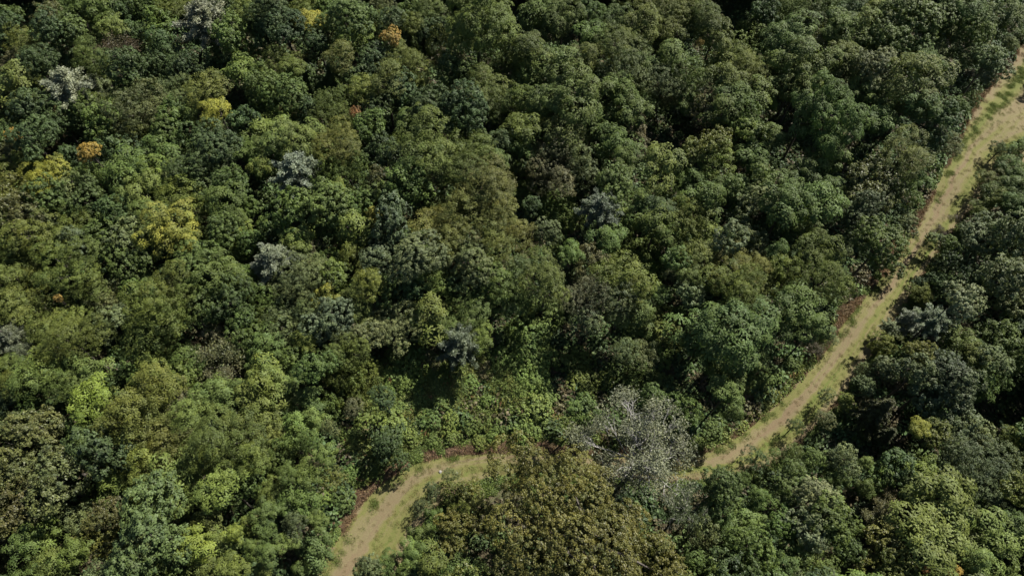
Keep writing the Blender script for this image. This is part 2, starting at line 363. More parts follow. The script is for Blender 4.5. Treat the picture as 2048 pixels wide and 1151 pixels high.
# crown centres read off the photograph, tile by tile: x y radius KindColour [=landmark name]
SCALE = 1473/512.0
TILES = {
(0,0): """20 90 60 Rgr;40 180 70 Rdk;170 150 90 Lol;300 100 80 Obr;450 80 90 Rgr;560 60 65 Mgr;715 60 75 Rdk;60 290 80 Rdk;160 260 90 Lol;300 190 65 Rdk;
420 190 65 Rgr;590 140 60 Lyg;660 170 75 Myg;770 180 70 Rdk;850 70 60 Rgr;900 160 75 Rgr;980 60 60 Lol;1060 50 45 Lol;1180 110 130 Pbg =tall blue-grey pine;1310 70 80 Rdk;
1400 60 70 Lyg;1440 30 50 Rgr;940 260 90 Mdk;540 250 80 Wgr;700 300 95 Spu =purple-brown thin-leaved tree;530 340 95 Lol;240 370 85 Rdk;380 330 70 Rdk;80 370 60 Wta;
120 470 90 Myg;250 470 80 Rdk;400 490 125 Pbg =pale spreading pine;560 490 90 Ppg;570 410 70 Lol;740 420 90 Rdk;870 410 85 Rdk;1000 400 85 Rdk;1120 380 90 Rdk;
1000 540 95 Wgg;1200 520 100 Lyo;1250 640 75 Lye =patchy yellow feathery tree;1290 300 90 Rgr;1400 300 80 Rgr;1310 180 80 Rgr;1410 430 80 Myg;1340 390 60 Rdk;190 590 85 Rdk;60 600 85 Rgr;
350 690 110 Rdk;480 600 70 Rgr;620 600 75 Lol;740 570 60 Rgr;800 650 130 Wgg =wide grey-green willowy tree;600 690 90 Rgr;1000 660 75 Rgr;1080 660 55 Myg;1400 690 75 Rdk;
1230 750 60 Wgg;1270 850 125 Rdk;1070 770 70 Rgr;90 790 36 Ror;190 800 90 Rdk;50 760 60 Rgr;520 865 56 Ror =small golden-orange tree;830 765 75 Oyo;680 880 85 Rdk;920 870 80 Mgr;
960 760 60 Rgr;590 790 70 Rgr;430 910 70 Rdk;250 1030 80 Lye =orange-yellow autumn tree;330 960 55 Rye;120 940 80 Lol;60 1060 85 Lyo;390 1000 50 Rgr;520 1040 85 Rgr;720 990 90 Mgr;
880 1040 110 Mby;1000 980 60 Wgr;1150 980 110 Rdk;1050 1090 70 Lol;1210 1100 80 Rgr;1330 1080 75 Rgr;1440 880 70 Mgr;380 1110 90 Wgg;40 880 60 Obr""",
(512,0): """70 90 110 Rdk;60 190 85 Rdk;160 170 95 Rdk;320 130 68 Mye =small bright yellow tree;270 40 60 Lol;400 60 60 Rgr;520 100 95 Rgr;420 200 70 Wgr;330 230 60 Rdk;560 220 85 Lyg;
650 90 55 Rgr;720 120 65 Lol;800 110 65 Rdk;740 30 60 Wgg;870 60 60 Rgr;780 210 42 Ror =tiny orange treetop;790 265 55 Lol;895 240 68 Cgr;1020 170 70 Rdk;980 230 60 Cdk;1000 70 85 Lol;900 140 60 Lol;
1270 160 165 Mol =big clumpy crown beside the black gap;1060 270 70 Lol;120 370 110 Lol;210 390 45 Myg;60 510 90 Rgr;160 560 100 Rgr;310 440 80 Cgr =tall pointed green tree;450 440 85 Cgr;480 330 70 Lyo;590 450 65 Rdk;700 350 95 Rdk;
890 380 95 Lol;740 470 90 Lyo =ochre feathery tree;640 520 70 Lyg;930 495 65 Lyg;840 550 85 Rdk;1140 430 85 Rgr;1300 500 110 Lol;1420 360 90 Wgr;1010 610 95 Rdk;1060 550 60 Lol;1190 660 130 Rdk =large dark round crown;
1400 600 90 Lgr;720 610 80 Rdk;450 610 110 Wol;310 650 60 Rdk;200 690 80 Sta;150 650 55 Wta;570 645 26 Rre =tiny rust-red treetop;530 700 60 Sgg;430 720 90 Wol;650 720 75 Rgr;880 715 85 Mgr;1040 760 50 Rdk;
1200 790 70 Wgr;1290 830 60 Rgr;90 770 100 Myg;230 820 110 Myg =spiky bright yellow-green crown;90 880 105 Myg;480 840 110 Lyo;340 790 70 Myg;230 980 125 Pbg =blue-grey pine;40 960 55 Myg;110 1035 40 Myg;420 930 70 Rgr;
520 1010 120 Wgr;330 1080 80 Rgr;480 1090 50 Mby;700 1030 60 Obr;740 880 100 Rdk;860 810 60 Lol;1000 910 165 Lol =huge olive dome;1200 950 150 Lol;1350 1080 120 Lyo;1370 940 70 Mgr;890 1080 100 Rgr;1410 800 60 Rdk""",
(1024,0): """150 80 90 Mgr;290 110 105 Mgr;90 290 105 Mol;110 390 100 Mgr;90 480 75 Mgr;460 100 90 Mgr;460 240 90 Mgr;600 130 90 Mgr;600 270 100 Lol;740 150 90 Mol;850 90 105 Lol;860 220 105 Mol;
980 60 90 Lol;1030 40 45 Lyo;1090 110 85 Lol;1160 190 105 Mol;1080 252 16 Ror;300 370 90 Mgr;400 350 80 Mol;640 420 120 Wgg =grey-green silvery crown;740 370 70 Mgr;900 350 85 Mgr;870 470 105 Wgg;
1000 440 80 Wgr;400 560 160 Mol =wide clumped olive crown;230 600 100 Mgr;300 760 105 Mol;460 700 90 Mgr;50 610 90 Mol;50 740 80 Mol;50 850 70 Mgr;90 910 65 Wgg;620 520 70 Mgr;740 570 80 Wgr;700 650 70 Mgr;
900 560 60 Sgg;1010 590 70 Mgr;1100 620 80 Wta;1080 540 70 Wgg;1210 640 90 Mgr;1290 560 90 Mgr;1400 540 90 Mol;1190 710 60 Wgg;1440 60 70 Rdk;1370 230 85 Vlg;1300 320 85 Lol;1200 380 80 Mol;1350 400 90 Lol;
1250 460 80 Mol;1440 320 60 Vlg;1450 430 70 Mol;1330 680 80 Wgr;1380 790 95 Rgr;1170 830 85 Oyo =rusty olive ragged tree;1150 930 80 Lyg;1040 880 70 Oyo;600 830 85 Mgr;710 830 85 Wta;640 920 65 Mgr;
840 950 105 Myg;220 940 95 Wta;190 1040 80 Wta;290 1060 60 Wta;30 1040 55 Vlg;80 1090 50 Vlg;410 980 80 Wgg;580 1080 100 Rgr;900 1060 115 Wgr;1010 1030 90 Mgr;1190 1090 50 Mgr;1300 1090 80 Rgr;1390 930 85 Mgr;
1440 1030 60 Rgr;740 1120 40 Myg;380 850 60 Wgr;620 700 60 Mgr""",
(1536,0): """110 60 80 Wgr;250 90 70 Wgg;30 90 60 Vlg;330 50 60 Wgr;50 170 60 Vlg;130 220 105 Mgr;290 270 80 Sgg =silvery shining tree;400 70 55 Wdk;480 80 75 Mdk;600 70 60 Mol;480 210 105 Mol;400 160 70 Mgr;640 210 70 Rgr;
700 290 80 Rgr;820 120 115 Rgr;980 110 100 Rgr;1130 80 90 Mgr;1180 180 80 Rgr;1330 120 125 Mgr;1430 80 60 Mol;1450 220 70 Mgr;1390 260 50 Mol;1010 290 105 Mol;1160 340 85 Mgr;1290 340 100 Rgg =glossy bluish crown at the track head;
1270 450 65 Rgg;820 350 80 Rgr;920 380 70 Mgr;600 400 100 Rgg;470 380 90 Mol;420 310 60 Mol;180 400 105 Mol;30 380 50 Rgr;340 380 80 Mol;160 510 100 Mol;300 470 75 Mgr;580 530 90 Mgr;720 560 90 Mgr;
870 510 140 Mol;880 610 80 Mgr;1000 660 90 Rdk;1090 600 60 Rgr;1160 590 60 Wgr;370 680 180 Mgr =huge rounded dark green crown;230 650 95 Mgr;650 700 80 Mgr;960 780 80 Rdk;1060 820 60 Rgg;
780 890 160 Lol =round olive tree by the dark hollow;850 1020 70 Mgr;330 910 90 Mgr;210 970 60 Mgr;590 1070 105 Obr;340 1090 80 Mgr;100 1090 85 Mgr;15 600 35 Mlg;40 800 60 Mgr;780 1110 95 Wgr;1060 860 60 Wgg;
1320 870 65 Wdk =dark sapling at the track bend;1440 870 80 Mgr;1380 960 80 Mgr;1270 1040 75 Lyo;1400 1080 90 Mgr""",
(0,380): """60 60 90 Oyo;90 140 90 Obr;170 20 60 Myg;280 60 95 Rgr;380 120 80 Rdk;520 60 100 Rdk;670 120 80 Rdk;720 30 60 Myg;830 40 95 Myg;1050 70 90 Lol;850 160 75 Lyg;970 225 115 Mye =bright yellow-green crown;
980 380 80 Rdk;1110 240 60 Myg;1160 170 60 Wgg;1330 110 110 Mgr;1310 40 50 Myg;1430 110 60 Rgr;60 280 105 Lol;180 270 95 Lol;290 200 80 Rgg;430 210 85 Lol;400 290 85 Rgg;300 350 80 Rgr;600 290 80 Rgr;
740 290 90 Rgg;650 210 50 Rdk;110 400 80 Lol;400 450 130 Lol =olive crown with rounded puffs;60 500 95 Lol;180 490 70 Lol;520 560 75 Lol;630 420 75 Rdk;760 430 105 Rgr;890 350 65 Rgr;1290 230 70 Rgr;1380 250 60 Myg;
1160 440 110 Rgr;1080 420 70 Rgg;1200 350 80 Rgr;1380 370 70 Wgr;1440 310 55 Rgr;1290 330 70 Rgr;150 600 105 Lol;340 625 20 Ror =tiny orange sprig;430 630 85 Lol;60 690 90 Lol;210 740 105 Lyg;350 760 85 Lyg;
480 720 70 Lol;60 850 90 Pdb =dusky blue-black pine;120 940 70 Pdb;420 870 115 Lol;270 850 85 Lol;240 970 80 Lyo;340 1010 95 Lol;450 1000 75 Myg;620 640 85 Wgg =pale-edged grey-green tree;710 570 80 Wgg;640 750 80 Rgg;820 560 90 Rgr;
1000 580 130 Lol;890 720 160 Lol =huge fine-leaved olive crown;820 850 120 Lol;1040 700 105 Lol;960 900 75 Lol;1200 680 90 Rgr;1340 650 105 Rdk;1280 520 115 Mgr;1430 520 60 Mgr;1390 740 70 Rgr;1270 810 85 Wta;
1290 970 115 Sta =brown-tan thin crown;1430 890 80 Rgr;1050 970 90 Lgr;780 1040 80 Rgr;1060 1070 75 Rgr;880 1110 105 Lyg;650 1130 60 Rgr;520 1040 65 Myg;400 1070 70 Lgr;230 1070 95 Lgr;60 1040 70 Lol;350 1130 70 Lgr""",
(512,380): """80 100 60 Mgr;380 80 115 Rgr;200 150 90 Rgr;480 50 45 Mby;500 130 70 Rgr;600 70 75 Rgr;665 130 42 Mye =small yellow treetop;780 170 100 Rdg =dark slate-green round tree;700 40 65 Rgr;560 240 105 Myg;700 300 60 Rdg;
430 200 60 Rgr;110 270 80 Rdk;50 220 50 Mgr;240 290 80 Myg;100 400 105 Pbg =pale blue-green pine;40 430 65 Pbg;190 380 60 Pbg;290 400 90 Wta;250 500 125 Wgg =broad grey-green mound;350 560 105 Wgg;130 520 80 Wgg;
430 420 80 Wgr;500 340 60 Wol;560 400 60 Lol;690 410 80 Rdg;460 520 80 Rgr;640 550 75 Lol;730 560 60 Rgr;950 60 80 Mgr;1150 80 105 Lol;1090 180 85 Lyo;1290 130 130 Lyo =broad gold-olive crown;1010 240 95 Lyo;
1140 270 85 Lyo;1400 240 95 Lyo;1390 60 95 Lyo;1390 350 75 Lyo;920 300 95 Rgr;960 390 125 Rgg =glossy whitish-green crown;890 560 85 Rdk;1050 530 90 Lyg =pointed yellow-green tree;1240 420 110 Rgg;
1200 540 85 Rdk;1400 540 105 Lgr;1420 660 85 Lgr;1330 600 60 Rgr;1010 710 105 Myg;1190 730 105 Lyg;1170 890 120 Pdb =slate-blue bushy pine;1010 790 60 Mgr;1290 840 60 Lyg;780 790 125 Wpg =pale sage-green tree;
650 830 70 Wpg;400 600 50 Mye;430 750 110 Rdb;600 700 70 Myg;560 600 50 Myg;670 650 60 Spu;290 870 70 Myg;150 700 90 Wdg;60 620 75 Wgr;60 730 70 Wgr;150 800 90 Wgg;300 690 60 Wgg;500 850 60 Wgg;
60 890 70 Mgr;50 990 80 Mgr;200 960 60 Rgr;330 1020 75 Rgr;550 940 110 Wol;600 1090 110 Wol;440 970 75 Wgr;450 1070 85 Wol;90 1080 75 Myg;170 1060 55 Wgr;1400 980 60 Vlg;1440 1080 55 Vlg;1230 1110 60 Vlg;900 960 75 Vlg;960 1060 65 Vyg;820 1020 60 Vlg;1080 1090 65 Vlg;780 1100 65 Vlg;1310 1040 50 Vta;880 1120 75 Vlg;1000 1000 50 Vta""",
(1024,380): """50 280 80 Lyo;50 60 60 Vlg;110 80 60 Rdk;230 110 95 Vlg;200 260 70 Rgg;330 170 75 Vyg;510 100 100 Pdb =bluish-black conifer;600 30 55 Vlg;620 200 75 Vlg;560 290 75 Mgr;750 60 50 Mgr;850 110 55 Mdk;
730 110 60 Mgr;830 200 105 Mol;980 110 70 Wol;1030 170 80 Wol;1130 60 85 Mgr;1090 250 85 Myg;900 270 60 Mgr;1330 80 70 Rgr;1420 70 80 Rgg;1240 290 85 Rgg;1390 310 80 Rgg;340 370 60 Mgr;230 340 45 Vlg;
190 510 130 Lol =bright bushy crown with lit top;30 450 60 Rdk;40 620 65 Mgr;160 740 85 Vlg;100 860 80 Vlg;450 440 85 Wta;430 510 40 Sta;560 470 80 Wol;720 400 105 Vlg;660 490 115 Lol;820 470 80 Vlg;
430 640 105 Wta =tan-tipped ragged crown;440 760 80 Rdg;630 640 100 Wgg;700 570 70 Lol;600 720 60 Wgg;740 730 70 Mgr;930 400 60 Rgr;1050 380 85 Lyo;930 490 50 Wgg;1020 500 60 Mol;1040 610 70 Rgg;
840 590 50 Mgr;840 655 40 Wgg;1290 450 105 Lyo;1200 520 80 Lol;1330 580 115 Lol =olive crown of layered sprays;1430 440 60 Lyo;1430 560 60 Lol;1430 690 50 Rgg;870 830 95 Vyg;950 720 40 Vlg;740 940 75 Wgg;
640 930 70 Wgg;830 950 60 Vlg;700 830 60 Vlg;1280 820 180 Mgr =huge shaggy green crown;1090 830 105 Mgr;1390 940 100 Mgr;1160 1000 100 Mgr;1280 1050 85 Mgr;60 920 100 Vlg;130 980 70 Vlg;60 1040 95 Vlg;
150 1100 85 Vlg;360 1010 60 Vgr;420 1110 60 Vyg;630 1060 85 Vgr;540 1095 50 Vyg;800 1120 60 Vgr;1400 1080 80 Vlg;1190 720 60 Mgr""",
(1536,380): """90 100 105 Mgr;300 90 105 Mgr;210 170 55 Mol;110 210 60 Mgr;560 90 85 Rdg;500 180 80 Rdg;620 160 70 Rgr;770 70 115 Rdg;810 190 65 Rgg;440 330 60 Wgg;640 305 150 Rol =round tree bulging over the track;
720 450 70 Rgr;280 350 125 Mol;310 510 175 Lol =huge olive crown beside the track;60 490 100 Lol;430 560 85 Lol;180 650 115 Mgr;100 760 90 Mgr;270 780 90 Mgr;20 720 50 Mgr;60 350 60 Mgr;
30 1080 60 Vlg;130 1000 50 Vgr;370 870 38 Wpg;280 920 45 Spu =rust-brown dead sapling on the verge;1250 40 60 Odk;1330 60 80 Mol;1230 130 75 Lol;1420 80 80 Mgr;1080 180 45 Spu;960 290 60 Rgg;980 240 45 Spu;
1050 320 60 Rgr;1230 260 145 Rgg;1400 290 130 Rgg =big glossy dark crown;1110 400 80 Odk;1000 450 60 Odk;1150 480 70 Odk;1330 530 130 Rgg =second glossy crown with white glints;1440 480 80 Rgg;1400 660 80 Rgg;
1120 640 120 Rpg =round pale speckled tree;890 610 80 Lol;870 550 50 Rdk;980 530 60 Rdk;820 750 110 Pbg =pale blue-green pine by the track;960 740 110 Ppg;1040 740 60 Pbg;700 790 70 Ppg;660 890 95 Lol;
880 920 90 Oyo;1120 890 105 Mol;1200 970 60 Mol;1340 850 80 Rgr;1300 970 70 Rgg;1440 800 60 Rdk;1440 990 50 Wgr;880 1050 135 Rdg =domed slate-green tree;1020 1060 110 Rdg;700 1040 85 Rgg;
560 1040 65 Wgg;1190 1110 85 Mgr;1330 1110 55 Wgr""",
(0,751): """60 70 80 Lol;190 60 80 Lgr;60 180 85 Rdk;170 190 65 Rgr;330 110 95 Lgr;430 60 60 Lgr;350 200 50 Rgr;540 140 95 Mby =brightest yellow-green crown;640 80 60 Rgr;880 80 105 Lyo =ochre-green puffy tree;
720 220 125 Lyo =wide golden-olive crown;880 270 95 Lyo;1020 170 70 Wta;1180 130 80 Myg;1100 250 85 Lyg;1300 110 80 Myg;1420 110 70 Myg;1280 30 75 Sta;230 310 120 Orb;100 410 125 Orb =broad grey-brown oak;
280 470 125 Orb;330 610 140 Orb;100 530 95 Orb;500 290 110 Rgr;570 430 125 Rdk =dark green dome beside the brown oak;670 380 60 Rgr;480 400 75 Rgr;940 400 95 Lyo;800 430 80 Oyo;1060 400 70 Lol;1270 400 145 Lol =very large even olive crown;
1400 370 105 Lol;1180 480 95 Lol;1430 480 80 Lol;800 520 85 Lyg;660 620 85 Myg;820 650 70 Lol;1000 620 105 Myg;910 690 55 Mby;1110 640 80 Lyg;1280 640 95 Mlg =light whorled crown;1200 720 60 Myg;
1430 600 80 Rgr;90 800 105 Obr;60 920 90 Obr;240 900 105 Mlg;140 960 80 Mgr;470 830 90 Wgg;610 800 85 Obr;560 930 85 Oyo;540 710 60 Wgr;430 1010 80 Myg;310 1110 105 Lyg;180 1130 60 Lgr;90 1110 50 Sta;
880 900 190 Rsg =huge dense green dome;800 1060 125 Rsg;960 1060 95 Rsg;1180 880 95 Lyo;1130 980 90 Mby =bright yellow-green tipped tree;1250 980 80 Myg;1350 910 60 Mby;1440 860 80 Myg;1180 1110 85 Myg;1060 1110 60 Rgr;
1340 1110 85 Myg;1440 980 55 Mgr""",
(512,751): """50 60 95 Myg;60 190 80 Myg;190 60 60 Mgr;200 160 50 Wdg;300 130 70 Mgr;400 180 70 Wgr;540 70 95 Wol;730 130 80 Rdk =dark green bush in the clearing;560 190 65 Wta;240 280 70 Mlg;330 250 60 Mlg;
430 310 60 Wgg;90 330 85 Lyg;200 390 95 Wgr;310 370 70 Wgr;620 270 75 Vlg;780 280 110 Vlg;760 400 100 Rdk =deep green tree by the track;830 490 65 Rdk;540 350 65 Vlg;400 460 75 Mlg;520 470 70 Mlg;
130 470 85 Wgr;300 560 85 Mgr;430 600 80 Oyo;180 560 60 Mgr;560 560 55 Vlg;700 560 60 Vyg;500 720 85 Vgr;400 700 65 Vlg;90 660 85 Lyg;260 700 105 Mgr;50 780 85 Mgr;150 760 65 Mgr;350 830 60 Mgr;
220 870 95 Wdg;340 1000 125 Mwh =star-leaved tree at the track;180 960 65 Myg;60 900 70 Mgr;60 1020 75 Mgr;50 1120 60 Myg;260 1110 65 Mgr;1200 90 60 Vgr;1080 160 75 Vgr;950 140 65 Vlg;1420 50 60 Rdk;
1330 150 60 Vlg;1010 670 60 Wdg;1120 580 60 Wgg;970 760 60 Wdg;1020 820 65 Mgr;900 1010 85 Mgr;1000 1090 105 Mol;770 1080 75 Mgr;650 1110 85 Rgg;1150 690 95 Oyo;1120 960 100 Ooa;1150 850 105 Ooa;1290 790 110 Ooa;1240 680 80 Oyo;1180 780 70 Lol;940 930 80 Mol;880 60 65 Vlg;820 190 60 Vlg;1000 250 75 Vlg;1120 260 75 Vlg;1250 290 75 Vlg;1390 320 75 Vlg;890 350 65 Vlg;1010 370 55 Vlg;1130 370 60 Vlg;1300 390 55 Vyg""",
(1024,751): """80 60 95 Vlg;150 190 110 Vlg =vine-smothered mound;70 300 85 Vlg;210 120 60 Vlg;400 200 115 Rgr =green tree behind the silver branches;420 100 55 Vyg;560 60 60 Vlg;700 100 60 Vlg;800 120 70 Rgr;
1000 200 105 Wgr =round grey-green tree by the track;820 260 55 Vlg;1150 310 75 Vgr;950 340 50 Vlg;1060 390 55 Vlg;1230 90 95 Mgr;1280 220 70 Mgr;1440 50 60 Vlg;
740 455 262 Zsi =silver bare-limbed tree;1000 760 120 Zgg;400 330 115 Ssi;395 965 620 Qoa =huge olive-brown oak;1190 640 120 Rgr;1160 780 105 Rgr;1350 840 110 Mlg;1420 700 75 Mgr;1110 960 100 Wgg;
1210 920 90 Rgr;1350 1000 130 Rgr;1050 1080 80 Rgr;1150 1110 60 Myg;1430 1090 85 Wgr;1400 500 90 Wdk;1310 600 60 Wgr""",
(1536,751): """330 130 58 Wgg;320 250 65 Wgg;150 290 52 Wdk =small dark tree standing on the grass;450 150 55 Myg;560 60 60 Rgg;640 200 145 Cbr =dark olive hemlock;700 330 70 Cbr;530 350 45 Vlg;870 300 66 Mye =gold-yellow treetop;
960 330 70 Oyo;900 90 125 Rdg;1060 60 95 Rdg;1190 60 75 Mgr;1130 270 105 Rgg;1200 350 95 Rgg;1300 50 45 Wgg;1400 380 75 Lol;150 470 85 Wgr;50 480 60 Wgr;250 480 65 Rgr;130 580 95 Rgr;430 490 95 Wpg;
380 580 85 Mgr;560 500 50 Mgr;740 500 80 Rdk;640 560 65 Rgr;500 430 40 Vlg;1200 520 140 Wdg =flat dark grey-green crown;1320 620 105 Wdg;1080 480 85 Wdg;1280 760 85 Wdg;1440 520 50 Oyo;1440 630 75 Oyo;
850 560 95 Myg;980 720 130 Myg =big bright scalloped crown;850 660 80 Mgr;1080 800 105 Myg;900 900 105 Myg;1050 950 105 Myg;1170 700 55 Mgr;1300 950 105 Mlg;1200 1060 85 Mlg;1420 870 85 Mgr;1400 1090 75 Wgg;
660 700 60 Sta =pinkish-brown dying tree;640 810 75 Sta;560 640 55 Mgr;700 950 95 Oyo;620 1080 85 Oyo;740 1090 75 Oyo;100 680 105 Rgr;260 700 115 Rpg;350 810 100 Rgr;80 850 95 Rgr;230 890 105 Rpg;
150 1000 95 Rgr;280 1080 105 Wgr;90 1100 85 Mgr;450 1000 75 Rgr;480 880 55 Rgr;900 1110 28 Rre;1080 1120 28 Ror""",
}
# open dark gaps (full-photo pixels x y r): nothing tall grows there
GAPS = """60 25 38;1010 40 30;862 145 20;727 305 17;860 290 15;1485 40 32;1275 320 17;1077 270 16;1100 160 12;1420 152 12;1352 265 20;1170 290 24;1165 383 24;1730 297 30;1582 295 26;1925 175 16;1758 278 16;
222 715 30;215 750 22;143 623 14;410 690 25;333 545 16;305 725 16;545 395 42;830 450 16;818 545 26;895 710 24;762 717 22;623 705 12;1115 690 28;1195 685 40;1320 632 20;1265 623 16;1350 742 32;1440 442 20;
1288 477 16;1125 520 12;1107 755 14;17 967 20;188 955 14;448 1008 20;487 1108 20;2005 803 38;1280 830 20;1700 900 25;1668 872 18;1780 880 14;700 905 14;1690 1000 16;1120 880 16"""
LEFT = [(560,1245),(630,1151),(662,1092),(692,1035),(725,985),(780,940),(840,915),(900,900),(985,896),(1080,898),(1180,902),(1290,910),(1390,908),(1440,888),(1500,845),(1560,790),(1620,730),(1658,678),(1688,628),(1736,578),(1785,525),(1818,470),(1845,420),(1870,365),(1888,325),(1912,278),(1942,215),(1982,165),(2025,115),(2080,40)]
RIGHT = [(720,1290),(790,1165),(818,1096),(850,1044),(890,1000),(940,968),(990,958),(1040,953),(1090,955),(1150,957),(1210,960),(1300,967),(1400,966),(1482,960),(1568,926),(1636,856),(1702,776),(1748,705),(1792,645),(1824,592),(1860,535),(1892,485),(1924,442),(1958,408),(1985,362),(2030,335),(2120,315),(2250,285),(2310,180),(2270,10)]

NL = 420
# the two edges of the track on the ground, then carried on beyond the view
eL = world_edge(LEFT); eR = world_edge(RIGHT)
eL = [(eL[0][0]-34, eL[0][1]-38)]+eL+[(eL[-1][0]+45, eL[-1][1]+62)]
eR = [(eR[0][0]-34, eR[0][1]-34)]+eR+[(eR[-1][0]+40, eR[-1][1]+55)]
EL, ER = paired(eL, NL), paired(eR, NL)
EMID = (EL+ER)/2
def track_distance(x, y):
    """metres from the track's edge, negative on the track"""
    d = np.hypot(EMID[:, 0]-x, EMID[:, 1]-y); i = int(d.argmin()); hw = np.hypot(*(EL[i]-ER[i]))/2
    return d[i]-hw
def side_of_track(x, y):
    d = np.hypot(EMID[:, 0]-x, EMID[:, 1]-y); i = min(int(d.argmin()), NL-2); t = EMID[i+1]-EMID[i]; return t[0]*(y-EMID[i][1])-t[1]*(x-EMID[i][0])

def ground_material():
    m = bpy.data.materials.new('forest_floor'); m.use_nodes = True; nt = m.node_tree; L = nt.links.new
    p = nt.nodes['Principled BSDF']; p.inputs['Roughness'].default_value = .95; p.inputs['Specular IOR Level'].default_value = .1
    tc = N(nt, 'ShaderNodeTexCoord'); n1 = N(nt, 'ShaderNodeTexNoise'); n1.inputs['Scale'].default_value = .35; n1.inputs['Detail'].default_value = 8
    n2 = N(nt, 'ShaderNodeTexNoise'); n2.inputs['Scale'].default_value = 5; n2.inputs['Detail'].default_value = 5
    L(tc.outputs['Object'], n1.inputs['Vector']); L(tc.outputs['Object'], n2.inputs['Vector'])
    c1 = N(nt, 'ShaderNodeValToRGB'); e = c1.color_ramp.elements; e[0].position = .35; e[0].color = (.10, .075, .05, 1); e[1].position = .65; e[1].color = (.06, .075, .03, 1)
    L(n1.outputs[0], c1.inputs[0])
    mr = N(nt, 'ShaderNodeMapRange'); mr.inputs['From Min'].default_value = .3; mr.inputs['From Max'].default_value = .7; mr.inputs['To Min'].default_value = .6; mr.inputs['To Max'].default_value = 1.4; L(n2.outputs[0], mr.inputs['Value'])
    s = N(nt, 'ShaderNodeVectorMath', operation='SCALE'); L(c1.outputs[0], s.inputs[0]); L(mr.outputs[0], s.inputs['Scale']); L(s.outputs[0], p.inputs['Base Color'])
    b = N(nt, 'ShaderNodeBump'); b.inputs['Strength'].default_value = .6; b.inputs['Distance'].default_value = .15; L(n2.outputs[0], b.inputs['Height']); L(b.outputs[0], p.inputs['Normal'])
    return m

def track_material():
    m = bpy.data.materials.new('mown_grass'); m.use_nodes = True; nt = m.node_tree; L = nt.links.new
    p = nt.nodes['Principled BSDF']; p.inputs['Roughness'].default_value = .9; p.inputs['Specular IOR Level'].default_value = .15
    u = N(nt, 'ShaderNodeAttribute', attribute_type='GEOMETRY', attribute_name='along')      # metres along the track
    a = N(nt, 'ShaderNodeAttribute', attribute_type='GEOMETRY', attribute_name='across')     # 0..1 from the wood's side
    tc = N(nt, 'ShaderNodeTexCoord')
    def noise(scale, detail=6, vec=None, rough=.6):
        n = N(nt, 'ShaderNodeTexNoise'); n.inputs['Scale'].default_value = scale; n.inputs['Detail'].default_value = detail; n.inputs['Roughness'].default_value = rough
        L(vec if vec is not None else tc.outputs['Object'], n.inputs['Vector']); return n.outputs[0]
    cmb = N(nt, 'ShaderNodeCombineXYZ')
    mu = N(nt, 'ShaderNodeMath', operation='MULTIPLY'); mu.inputs[1].default_value = .045; L(u.outputs['Fac'], mu.inputs[0])
    ma = N(nt, 'ShaderNodeMath', operation='MULTIPLY'); ma.inputs[1].default_value = 9.0; L(a.outputs['Fac'], ma.inputs[0])
    L(mu.outputs[0], cmb.inputs[0]); L(ma.outputs[0], cmb.inputs[1])
    streak = noise(1.0, 5, cmb.outputs[0], .55); patch = noise(.22, 5); fine = noise(3.2, 8, None, .75)
    # two greener mowing bands and browner wheel strips
    band = N(nt, 'ShaderNodeValToRGB'); el = band.color_ramp.elements
    el[0].position = 0; el[0].color = (.15,)*3+(1,); el[1].position = 1; el[1].color = (.35,)*3+(1,)
    for pos, val in ((.10, .75), (.20, .62), (.30, .28), (.44, .36), (.60, .82), (.72, .74), (.86, .30)):
        q = el.new(pos); q.color = (val, val, val, 1)
    wob = N(nt, 'ShaderNodeMath', operation='MULTIPLY_ADD'); wob.inputs[1].default_value = .22; L(patch, wob.inputs[0]); 
    wa = N(nt, 'ShaderNodeMath', operation='SUBTRACT'); wa.inputs[1].default_value = .11; L(a.outputs['Fac'], wa.inputs[0]); L(wa.outputs[0], wob.inputs[2]); L(wob.outputs[0], band.inputs[0])
    def add(x, y, k):
        n = N(nt, 'ShaderNodeMath', operation='MULTIPLY_ADD'); n.inputs[1].default_value = k; L(x, n.inputs[0]); L(y, n.inputs[2]); return n.outputs[0]
    f = add(streak, band.outputs[0], 1.9); f = add(patch, f, .5); f = add(fine, f, .8)
    mr = N(nt, 'ShaderNodeMapRange'); mr.inputs['From Min'].default_value = 1.60; mr.inputs['From Max'].default_value = 2.65; L(f, mr.inputs['Value'])
    cr = N(nt, 'ShaderNodeValToRGB'); e = cr.color_ramp.elements
    e[0].position = 0; e[0].color = (.160, .118, .069, 1); e[1].position = 1; e[1].color = (.100, .122, .030, 1)
    q = e.new(.33); q.color = (.166, .140, .073, 1); q = e.new(.62); q.color = (.142, .136, .048, 1)
    L(mr.outputs[0], cr.inputs[0])
    f2 = noise(9, 4, None, .8); m2 = N(nt, 'ShaderNodeMapRange'); m2.inputs['From Min'].default_value = .3; m2.inputs['From Max'].default_value = .7; m2.inputs['To Min'].default_value = .74; m2.inputs['To Max'].default_value = 1.22; L(f2, m2.inputs['Value'])
    s = N(nt, 'ShaderNodeVectorMath', operation='SCALE'); L(cr.outputs[0], s.inputs[0]); L(m2.outputs[0], s.inputs['Scale']); L(s.outputs[0], p.inputs['Base Color'])
    b = N(nt, 'ShaderNodeBump'); b.inputs['Strength'].default_value = .7; b.inputs['Distance'].default_value = .08; L(f2, b.inputs['Height']); L(b.outputs[0], p.inputs['Normal'])
    return m

